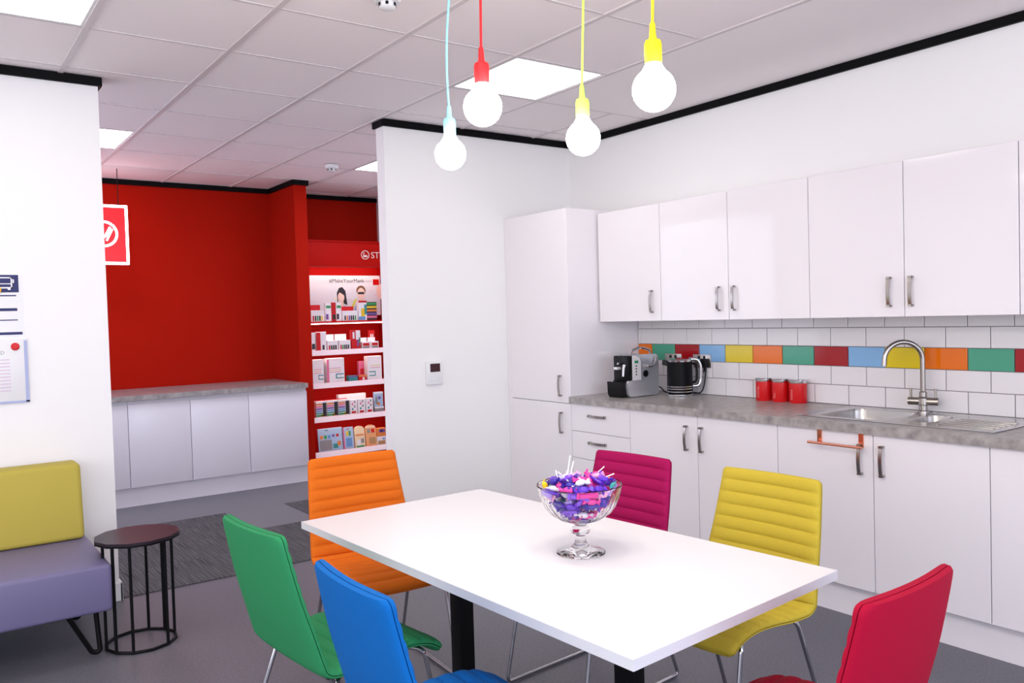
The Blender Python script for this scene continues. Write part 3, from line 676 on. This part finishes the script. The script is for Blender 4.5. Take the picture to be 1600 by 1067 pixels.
box('frame_edge', .207, -.0095, -.155, .222, -.008, .150, flat('pale blue frame', 170, 178, 214), brd); box('frame_edge', -.21, -.0095, -.158, .222, -.008, -.147, flat('pale blue frame', 170, 178, 214), brd)
text('FOOD', .024, face_y(.055, -.0086, .085), GREYP, brd)
bm = bmesh.new()
for k in range(10): bx(bm, .10, -.0088, .055-k*.017, .145, -.0082, .060-k*.017)
obj('print_lines', bm, flat('pink print', 216, 190, 214), brd)
for nm, x, z, r in (('yellow', .352, 1.646, .021), ('red', .420, 1.366, .019)):
    mg = thing('magnet', '%s round magnet holding the %s' % (nm, 'bus timetable' if nm == 'yellow' else 'framed notice'), 'magnet', (x, YL-.009 if nm == 'red' else YL-.0045, z), 0, 'round magnets')
    bm = bmesh.new(); lathe(bm, [(r, 0), (r, .004), (r*.75, .009), (0, .011)], 20); bm.transform(Matrix.Rotation(PI/2, 4, 'X')); obj('disc', bm, flat(nm+' magnet plastic', *((240, 190, 20) if nm == 'yellow' else (206, 20, 34))), mg)

# ------------------------------------------------------------------ counter in front of the red wall
gcn = 'handleless white cupboards under the red wall'
YD = 7.13
for lbl, x0, x1 in (('white handleless cupboard next to the red pillar', 2.343, 2.872), ('white handleless cupboard, second from the red pillar', 1.858, 2.343), ('white handleless cupboard, third from the red pillar', 1.378, 1.858), ('white handleless cupboard half hidden by the white wall', .90, 1.378)):
    c = thing('low_cupboard', lbl, 'cabinet', (0, 0, 0), 0, gcn)
    box('body', x0+.001, YD+.021, .16, x1-.001, YR-.01, .858, OFFICE, c); box('door', x0+.002, YD, .163, x1-.002, YD+.019, .828, OFFICE, c, .0015); box('plinth', x0, YD+.04, 0.0065, x1, YD+.055, .158, OFFICE, c)
tag(box('counter_top', .6, YD-.03, .860, 2.874, YR-.005, .900, STONE), 'grey stone-look counter top in front of the red wall', 'worktop')

# lit sign hanging before the red wall
RED = mat('sign red acrylic', rgb(214, 10, 20), .2, emit=(.9, .02, .03, .55)); LEDW = mat('lit white edge', (1, 1, 1), .3, emit=(1, .72, .80, 5.5)); LOGOW = mat('lit logo', (1, 1, 1), .3, emit=(1, .80, .86, 3.0))
sg = thing('lit_sign', 'glowing red hanging sign with a white ring logo before the red wall', 'sign', (1.305, 7.40, 2.203))
box('panel', -.165, -.012, -.222, .165, .012, .222, RED, sg)
bm = bmesh.new()
for q in ((-.185, .222, .185, .242), (-.185, -.242, .185, -.222), (-.185, -.222, -.165, .222), (.165, -.222, .185, .222)): bx(bm, q[0], -.02, q[1], q[2], .02, q[3], .004)
obj('light_frame', bm, LEDW, sg)
bm = bmesh.new(); tube(bm, [(.098*math.cos(2*PI*k/32), -.0145, .098*math.sin(2*PI*k/32)+.005) for k in range(32)], .0095, 8, True); obj('logo_ring', bm, LOGOW, sg)
bm = bmesh.new(); tube(bm, fillet([(-.06, -.0145, -.03), (-.02, -.0145, .05), (.0, -.0145, -.035), (.05, -.0145, .06)], .03, 5), .009, 8); tube(bm, [(.02, -.0145, -.05), (.065, -.0145, .045)], .007, 8); obj('logo_mark', bm, LOGOW, sg)
for x in (-.12, .12): bm = bmesh.new(); tube(bm, [(x, 0, .24), (x, 0, ZC-2.203)], .0035, 6); obj('hanging_wire', bm, BLACK, sg)

# ------------------------------------------------------------------ shop display in the alcove
DR = mat('display red', rgb(190, 14, 6), .6, spec=.15); DRL = mat('red header board', rgb(192, 16, 6), .6, spec=.15); LIP = mat('pale shelf strip', rgb(238, 226, 232), .4)
X0, X1, YS = 3.10, 4.05, 7.66
du = thing('display_stand', 'red shop display stand with lit header in the alcove', 'display stand', (0, 0, 0))
box('back_panel', X0, 7.99, .02, X1, 8.02, 2.10, DR, du); box('side_panel', X0-.02, YS+.02, .01, X0, 8.02, 2.22, DR, du); box('side_panel', X1, YS+.02, .01, X1+.02, 8.02, 2.22, DR, du)
box('header', X0-.02, YS-.02, 1.985, X1+.02, YS+.10, 2.225, DRL, du, .004); box('header_cap', X0-.03, YS-.03, 2.2255, X1+.03, 8.02, 2.24, DR, du); box('base', X0, YS+.02, .0065, X1, 7.99, .10, DR, du)
WARM = mat('lit strip lamp', (1, 1, 1), .4, emit=(1, .86, .80, 7)); box('strip_lamp', X0+.02, YS+.105, 1.992, X1-.02, YS+.15, 2.004, WARM, du)
CREAM = flat('cream lettering', 246, 226, 214)
bm = bmesh.new(); xc, zc_ = 3.743, 2.105
tube(bm, [(xc+.042*math.cos(2*PI*k/28), YS-.0225, zc_+.042*math.sin(2*PI*k/28)) for k in range(28)], .0045, 6, True)
obj('logo_ring', bm, CREAM, du)
bm = bmesh.new(); swan = [(-.022, -.022), (.024, -.022), (.027, -.004), (.018, -.012), (.013, .006), (.003, -.008), (-.003, .002), (-.010, -.006), (-.012, .010), (-.006, .020), (-.012, .027), (-.019, .021), (-.017, .004), (-.024, -.008)]
prism(bm, swan, lambda p: Vector((xc+p[0], YS-.0202, zc_+p[1])), lambda p: Vector((xc+p[0], YS-.0235, zc_+p[1]))); obj('logo_bird', bm, CREAM, du)
text('ST', .090, face_y(3.806, YS-.0206, 2.074), CREAM, du, extrude=.002)
SH = [1.455, 1.168, .848, .518, .178]
for k, z in enumerate(SH):
    y0 = YS-.012*k
    s = box('shelf', X0+.002, y0+.02, z-.025, X1-.002, 7.985, z-.007, DR, du)
    bm = bmesh.new()
    if k == 0: bx(bm, X0+.002, y0, z-.030, X1-.002, y0+.008, z-.020)
    else: prism(bm, [(y0-.018, z-.050), (y0-.010, z-.052), (y0+.026, z-.004), (y0+.018, z-.002)], lambda p: Vector((X0+.002, p[0], p[1])), lambda p: Vector((X1-.002, p[0], p[1])))
    obj('price_strip', bm, LIP, s)
    if k < 4: box('shelf_lamp', X0+.03, y0+.03, z-.034, X1-.03, y0+.05, z-.026, WARM, s)
# poster behind the top shelf
DZ = -.045
po = thing('display_poster', 'pale poster of people with a hashtag slogan at the back of the display', 'poster', (0, 7.90, 0))
box('panel', X0+.05, 0, 1.50, X1-.02, .01, 1.912, mat('poster paper', (.72, .72, .75), .6), po)
def blob(name, pts, m, yy): bm = bmesh.new(); prism(bm, pts, lambda p: Vector((p[0], 0, max(p[1]+DZ, 1.502))), lambda p: Vector((p[0], -yy, max(p[1]+DZ, 1.502)))); return obj(name, bm, m, po)
def ell(x, z, a, b, n=18): return [(x+a*math.cos(2*PI*k/n), z+b*math.sin(2*PI*k/n)) for k in range(n)]
INK = flat('dark ink', 40, 36, 44); SKIN = flat('print skin', 236, 206, 190); SHIRT = flat('print blue shirt', 150, 176, 214)
dx = .075
text('#MakeYourMark', .056, face_y(3.385+dx, -.0008, 1.885+DZ), INK, po, extrude=.0003); text('MOVE WITH', .026, face_y(3.715+dx, -.0008, 1.888+DZ), GREYP, po, extrude=.0003)
blob('poster_flash', [(3.875+dx, 1.86), (4.02, 1.86), (4.02, 1.92), (3.875+dx, 1.92)], DR, .0012)
bxx = 3.52+dx
blob('printed_hair', [(bxx-.050, 1.68), (bxx-.056, 1.78), (bxx-.03, 1.83), (bxx+.005, 1.84), (bxx+.04, 1.80), (bxx+.052, 1.70), (bxx+.058, 1.655), (bxx+.02, 1.67), (bxx-.02, 1.74)], INK, .0008); blob('printed_face', ell(bxx-.010, 1.735, .036, .052), SKIN, .0014); blob('printed_neck', [(bxx-.022, 1.64), (bxx+.02, 1.64), (bxx+.014, 1.70), (bxx-.018, 1.70)], SKIN, .0013); blob('printed_fringe', [(bxx-.048, 1.765), (bxx-.03, 1.79), (bxx+.03, 1.75), (bxx+.034, 1.80), (bxx, 1.825), (bxx-.035, 1.815)], INK, .002)
blob('printed_jacket', [(bxx-.09, 1.56), (bxx-.07, 1.625), (bxx, 1.65), (bxx+.10, 1.62), (bxx+.13, 1.56)], NAVY, .0012)
mx = 3.735+dx
blob('printed_hair', ell(mx, 1.80, .052, .055), flat('brown print', 120, 80, 50), .0008); blob('printed_face', ell(mx, 1.765, .044, .066), SKIN, .0014); blob('printed_sunglasses', [(mx-.038, 1.765), (mx+.038, 1.765), (mx+.032, 1.788), (mx-.032, 1.788)], INK, .002); blob('printed_shirt', [(mx-.10, 1.56), (mx-.06, 1.66), (mx+.02, 1.70), (mx+.09, 1.65), (mx+.11, 1.56)], SHIRT, .0011)
blob('printed_face', ell(3.955+dx, 1.79, .045, .08), SKIN, .001); blob('printed_pencil', [(3.60+dx, 1.60), (3.665+dx, 1.72), (3.685+dx, 1.71), (3.625+dx, 1.59)], flat('yellow print', 220, 214, 90), .0009)
for k in range(12): blob('printed_confetti', ell(3.25+random.random()*.72, 1.62+random.random()*.26, .007, .007, 8), flat('confetti %d' % (k % 4), *[(240, 170, 200), (190, 220, 240), (230, 230, 150), (220, 190, 230)][k % 4]), .0006)

# packs on the shelves
PX = lambda u, v: 3.162+(u-490-(v-550)*.0245)*.00677
VROW = [485, 530, 575, 632, 685]
def pack(name, label, cat, shelf, u0, u1, h, m, prints=(), depth=.06, dy=.0, z=0, tilt=0, arch=False, group=None, backcard=None):
    x0, x1 = PX(u0, VROW[shelf]), PX(u1, VROW[shelf]); y = YS-.012*shelf+.045+dy
    t_ = thing(name, label, cat, ((x0+x1)/2, y, SH[shelf]-.0065+z), 0, group); t_.rotation_euler = (tilt, 0, 0); a = (x1-x0)/2-.002
    if arch:
        bm = bmesh.new(); P = [(-a, 0), (a, 0), (a, h-a*.7)]+[(a*math.cos(PI*k/10), h-a*.7+a*.7*math.sin(PI*k/10)) for k in range(1, 10)]+[(-a, h-a*.7)]
        prism(bm, P, lambda p: Vector((p[0], 0, p[1])), lambda p: Vector((p[0], depth, p[1]))); obj('carton', bm, m, t_)
    else: box('carton', -a, 0, 0, a, depth, h, m, t_, .002, seg=1)
    if backcard: box('back_card', -a, depth, 0, a, depth+.004, h+backcard[0], backcard[1], t_)
    for q in prints: box(q[5] if len(q) > 5 else 'print_band', -a+2*a*q[0], -.0015, h*q[1], -a+2*a*q[2], -.0001, h*q[3], q[4], t_)
    return t_
F = lambda n, *c_: flat(n, *c_)
pw = F('pack white', 248, 246, 248); pr = F('pack red', 206, 24, 30); pg = F('pack green', 60, 160, 90); pt = F('pack teal', 60, 150, 150); pb = F('pack blue', 110, 160, 214); py = F('pack yellow', 240, 206, 50); po_ = F('pack orange', 238, 140, 70); pp = F('pack purple', 130, 90, 170); pk = F('pack pink', 236, 120, 160); pd = F('pack charcoal', 50, 50, 54); pgr = F('pack grey', 150, 150, 150); plb = F('pack pale blue', 176, 206, 232); pbr = F('pack tan', 190, 150, 100)
def pens(cols): n = len(cols); return [(.12+.8*k/n, .06, .12+.8*(k+.7)/n, .52, c_, 'pen_row') for k, c_ in enumerate(cols)]
tg, bg_, cg = 'pen trays on the display', 'boxed sets on the display', 'pen cards on the display'
pack('pen_tray', 'red-backed tray of pens at the left end of the top shelf', 'pen tray', 0, 490, 511, .11, pw, pens([pr, pd, pg, pd, py]), .10, backcard=(.055, pr), group=tg)
pack('pen_card', 'white pen card left of the red card on the top shelf', 'pen card', 0, 512, 522, .18, pw, [(.15, .72, .9, .86, pg), (.1, .1, .5, .4, pp)], .02, group=cg)
pack('pen_card', 'red pen card between two white cards on the top shelf', 'pen card', 0, 522, 529, .185, pr, [(.2, .1, .9, .35, pd)], .02, group=cg)
pack('pen_card', 'white pen card right of the red card on the top shelf', 'pen card', 0, 529, 538, .18, pw, [(.15, .72, .9, .86, pg), (.1, .1, .5, .4, pd)], .02, group=cg)
pack('pen_tray', 'white tray of pens with red back in the middle of the top shelf', 'pen tray', 0, 539, 564, .10, pw, pens([pd, po_, pp, pd, pd, pg]), .10, backcard=(.045, pr), group=tg)
pack('marker_box', 'tall white marker box with a yellow stripe on the top shelf', 'marker box', 0, 565, 579, .20, pw, [(.3, .2, .75, .6, py), (.7, .3, 1, .8, pt), (0, .9, 1, 1, pr), (.0, .02, .8, .2, pb)], .05, group=bg_)
pack('marker_rack', 'rack of striped coloured markers at the right of the top shelf', 'marker rack', 0, 580, 597, .185, pd, [(0, .84, 1, .96, pg), (0, .66, 1, .78, py), (0, .48, 1, .58, po_), (0, .3, 1, .4, pp), (0, .12, 1, .24, pk)], .06, dy=.02, group=bg_)
pack('pen_card', 'narrow white pen card at the left end of the second shelf', 'pen card', 1, 489, 496, .18, pw, [(.2, .1, .9, .4, pd)], .02, group=cg)
pack('pen_card', 'red and white pen card on the left of the second shelf', 'pen card', 1, 497, 513, .185, pw, [(.0, 0, .42, .97, pr), (.6, .05, .8, .3, pd)], .03, group=cg)
pack('pen_tray', 'white tray of pens left of centre on the second shelf', 'pen tray', 1, 514, 531, .095, pw, pens([pr, pd, pd, pd]), .10, backcard=(.06, pw), group=tg)
pack('pen_tray', 'white tray of pens in the middle of the second shelf', 'pen tray', 1, 532, 551, .095, pw, pens([pr, pg, pd, pd, pd]), .10, backcard=(.06, pw), group=tg)
pack('pen_pack', 'red and white pen pack standing tall on the second shelf', 'pen pack', 1, 552, 567, .19, pr, [(.15, .55, .35, .9, pw), (.5, .5, 1, .98, pw), (.62, .15, .82, .5, pp), (.85, .3, 1, .6, pg)], .04, group=bg_)
pack('pen_tray', 'small white tray with red band, left of the pair on the second shelf', 'pen tray', 1, 569, 583, .07, pw, [(.1, .4, .9, .8, pr), (.1, .05, .9, .35, pgr)], .08, backcard=(.04, pw), group=tg)
pack('pen_tray', 'small white tray with red band, right of the pair on the second shelf', 'pen tray', 1, 584, 597, .07, pw, [(.1, .4, .9, .8, pr), (.1, .05, .9, .35, pgr)], .08, backcard=(.04, pw), group=tg)
pack('pen_pack', 'red pack behind the small white trays on the second shelf', 'pen pack', 1, 588, 599, .18, pr, [(.3, .3, .45, .8, pw), (.6, .3, .75, .8, pw)], .03, dy=.11, group=bg_)
tl = [(.5, .16, .95, .2, pt), (.5, .32, .95, .36, pt), (.5, .2, .56, .32, pt), (.12, .42, .8, .44, pk), (.12, .5, .8, .52, py), (.12, .58, .8, .6, pk)]
pack('paint_box', 'white box with teal label at the left end of the third shelf', 'paint box', 2, 490, 508, .235, pw, tl, .08, group=bg_)
pack('paint_box', 'white box with teal label, second from left on the third shelf', 'paint box', 2, 512, 540, .24, pw, tl+[(0, 0, .12, .95, pk)], .08, group=bg_)
pack('tub', 'teal tub with purple lid in the gap on the third shelf', 'tub', 2, 546, 561, .055, pt, [(0, .75, 1, 1, pp)], .06)
pack('tub', 'orange and red tub beside the teal one on the third shelf', 'tub', 2, 562, 575, .055, pr, [(0, .7, 1, 1, po_), (.5, 0, .75, .6, pw)], .06)
pack('pen_pack', 'pink pack leaning behind the right-hand white box on the third shelf', 'pen pack', 2, 570, 580, .19, pk, [(.2, .3, .8, .6, pr)], .04, dy=.10, group=bg_)
pack('paint_box', 'white box with teal label at the right of the third shelf', 'paint box', 2, 577, 601, .24, pw, [(.1, .16, .55, .2, pt), (.1, .32, .55, .36, pt), (.5, .2, .55, .32, pt), (.2, .5, .9, .52, pk), (.2, .6, .9, .62, py)], .08, group=bg_)
stp = [(0, .04, .62, .16, pg), (0, .2, .62, .3, pt), (0, .34, .62, .44, pb), (0, .48, .62, .58, pp), (0, .62, .62, .72, pk), (0, .76, .62, .86, po_), (.66, .05, 1, .9, pd), (.5, .04, .8, .18, py)]
for k, (u0, u1) in enumerate(((494, 510), (511, 528), (529, 546))): pack('pencil_set', ['leftmost pastel-striped pencil set on the fourth shelf', 'middle pastel-striped pencil set on the fourth shelf', 'rightmost pastel-striped pencil set on the fourth shelf'][k], 'pencil set', 3, u0, u1, .155, pw, stp, .05, backcard=(.008, pr), group='pastel pencil sets')
for k, (u0, u1) in enumerate(((547, 559), (560, 572), (573, 585))): pack('marker_set', ['leftmost white marker set on the fourth shelf', 'middle white marker set on the fourth shelf', 'rightmost white marker set on the fourth shelf'][k], 'marker set', 3, u0, u1, .145, pw, [(.2, .06, .8, .2, pr), (.25, .28, .45, .42, pt), (.55, .45, .75, .6, pgr), (.25, .62, .45, .76, pk), (.55, .76, .75, .9, pgr)], .05, group='white marker sets')
pack('carton', 'white carton standing behind the marker sets on the fourth shelf', 'carton', 3, 535, 580, .195, pw, (), .05, dy=.09)
pack('carton', 'grey carton under the flower pack on the fourth shelf', 'carton', 3, 587, 603, .05, pgr, [(0, .7, 1, 1, pw)], .07)
pack('craft_pack', 'pale blue pack with flowers at the right of the fourth shelf', 'craft pack', 3, 587, 602, .15, plb, [(.1, .2, .35, .7, pgr), (.3, .1, .6, .3, po_), (.45, .5, .7, .7, pp), (0, .88, 1, 1, pw)], .03, z=.0505)
tb_ = -.12
pack('colouring_pack', 'large pale blue pack with coloured letters on the bottom shelf', 'craft pack', 4, 497, 535, .225, plb, [(.08, .55, .2, .7, po_), (.24, .55, .36, .7, pg), (.4, .55, .52, .7, pb), (.58, .6, .68, .72, pp), (.75, .6, .85, .72, pr), (.05, .05, .55, .5, pgr), (.6, .1, .8, .3, pt), (.78, .2, .92, .4, po_), (.3, .9, .42, .93, pd)], .02, tilt=tb_)
pack('colouring_pack', 'narrow pink and blue pack beside the large one on the bottom shelf', 'craft pack', 4, 536, 553, .215, plb, [(0, 0, .12, 1, pk), (.3, .6, .5, .82, py), (.55, .6, .72, .82, pg), (.25, .1, .8, .5, pb), (.4, .9, .6, .94, pr)], .02, tilt=tb_)
pack('felt_pen_pack', 'round-topped cream pack, left of two on the bottom shelf', 'pen pack', 4, 554, 571, .215, F('pack cream', 244, 220, 180), [(.1, .55, .9, .62, po_), (.2, .1, .55, .35, pw), (.6, .2, .9, .4, pgr), (.1, .0, .9, .08, pg)], .02, tilt=tb_, arch=True)
pack('felt_pen_pack', 'round-topped orange pack, right of two on the bottom shelf', 'pen pack', 4, 572, 590, .215, F('pack peach', 240, 176, 120), [(.15, .62, .45, .8, pgr), (.55, .62, .85, .8, pr), (.3, .1, .9, .4, pbr), (0, .88, .9, .92, pw)], .02, tilt=tb_, arch=True)
pack('crayon_box', 'white and tan crayon box at the right end of the bottom shelf', 'crayon box', 4, 590, 605, .085, pw, [(.1, .05, .9, .5, pbr), (.6, .6, .9, .8, pb)], .05)
pack('crayon_box', 'orange crayon box stacked on the white one on the bottom shelf', 'crayon box', 4, 590, 605, .085, po_, [(.2, .5, .9, .85, pp), (.45, .5, .6, .85, pb)], .05, z=.0855)
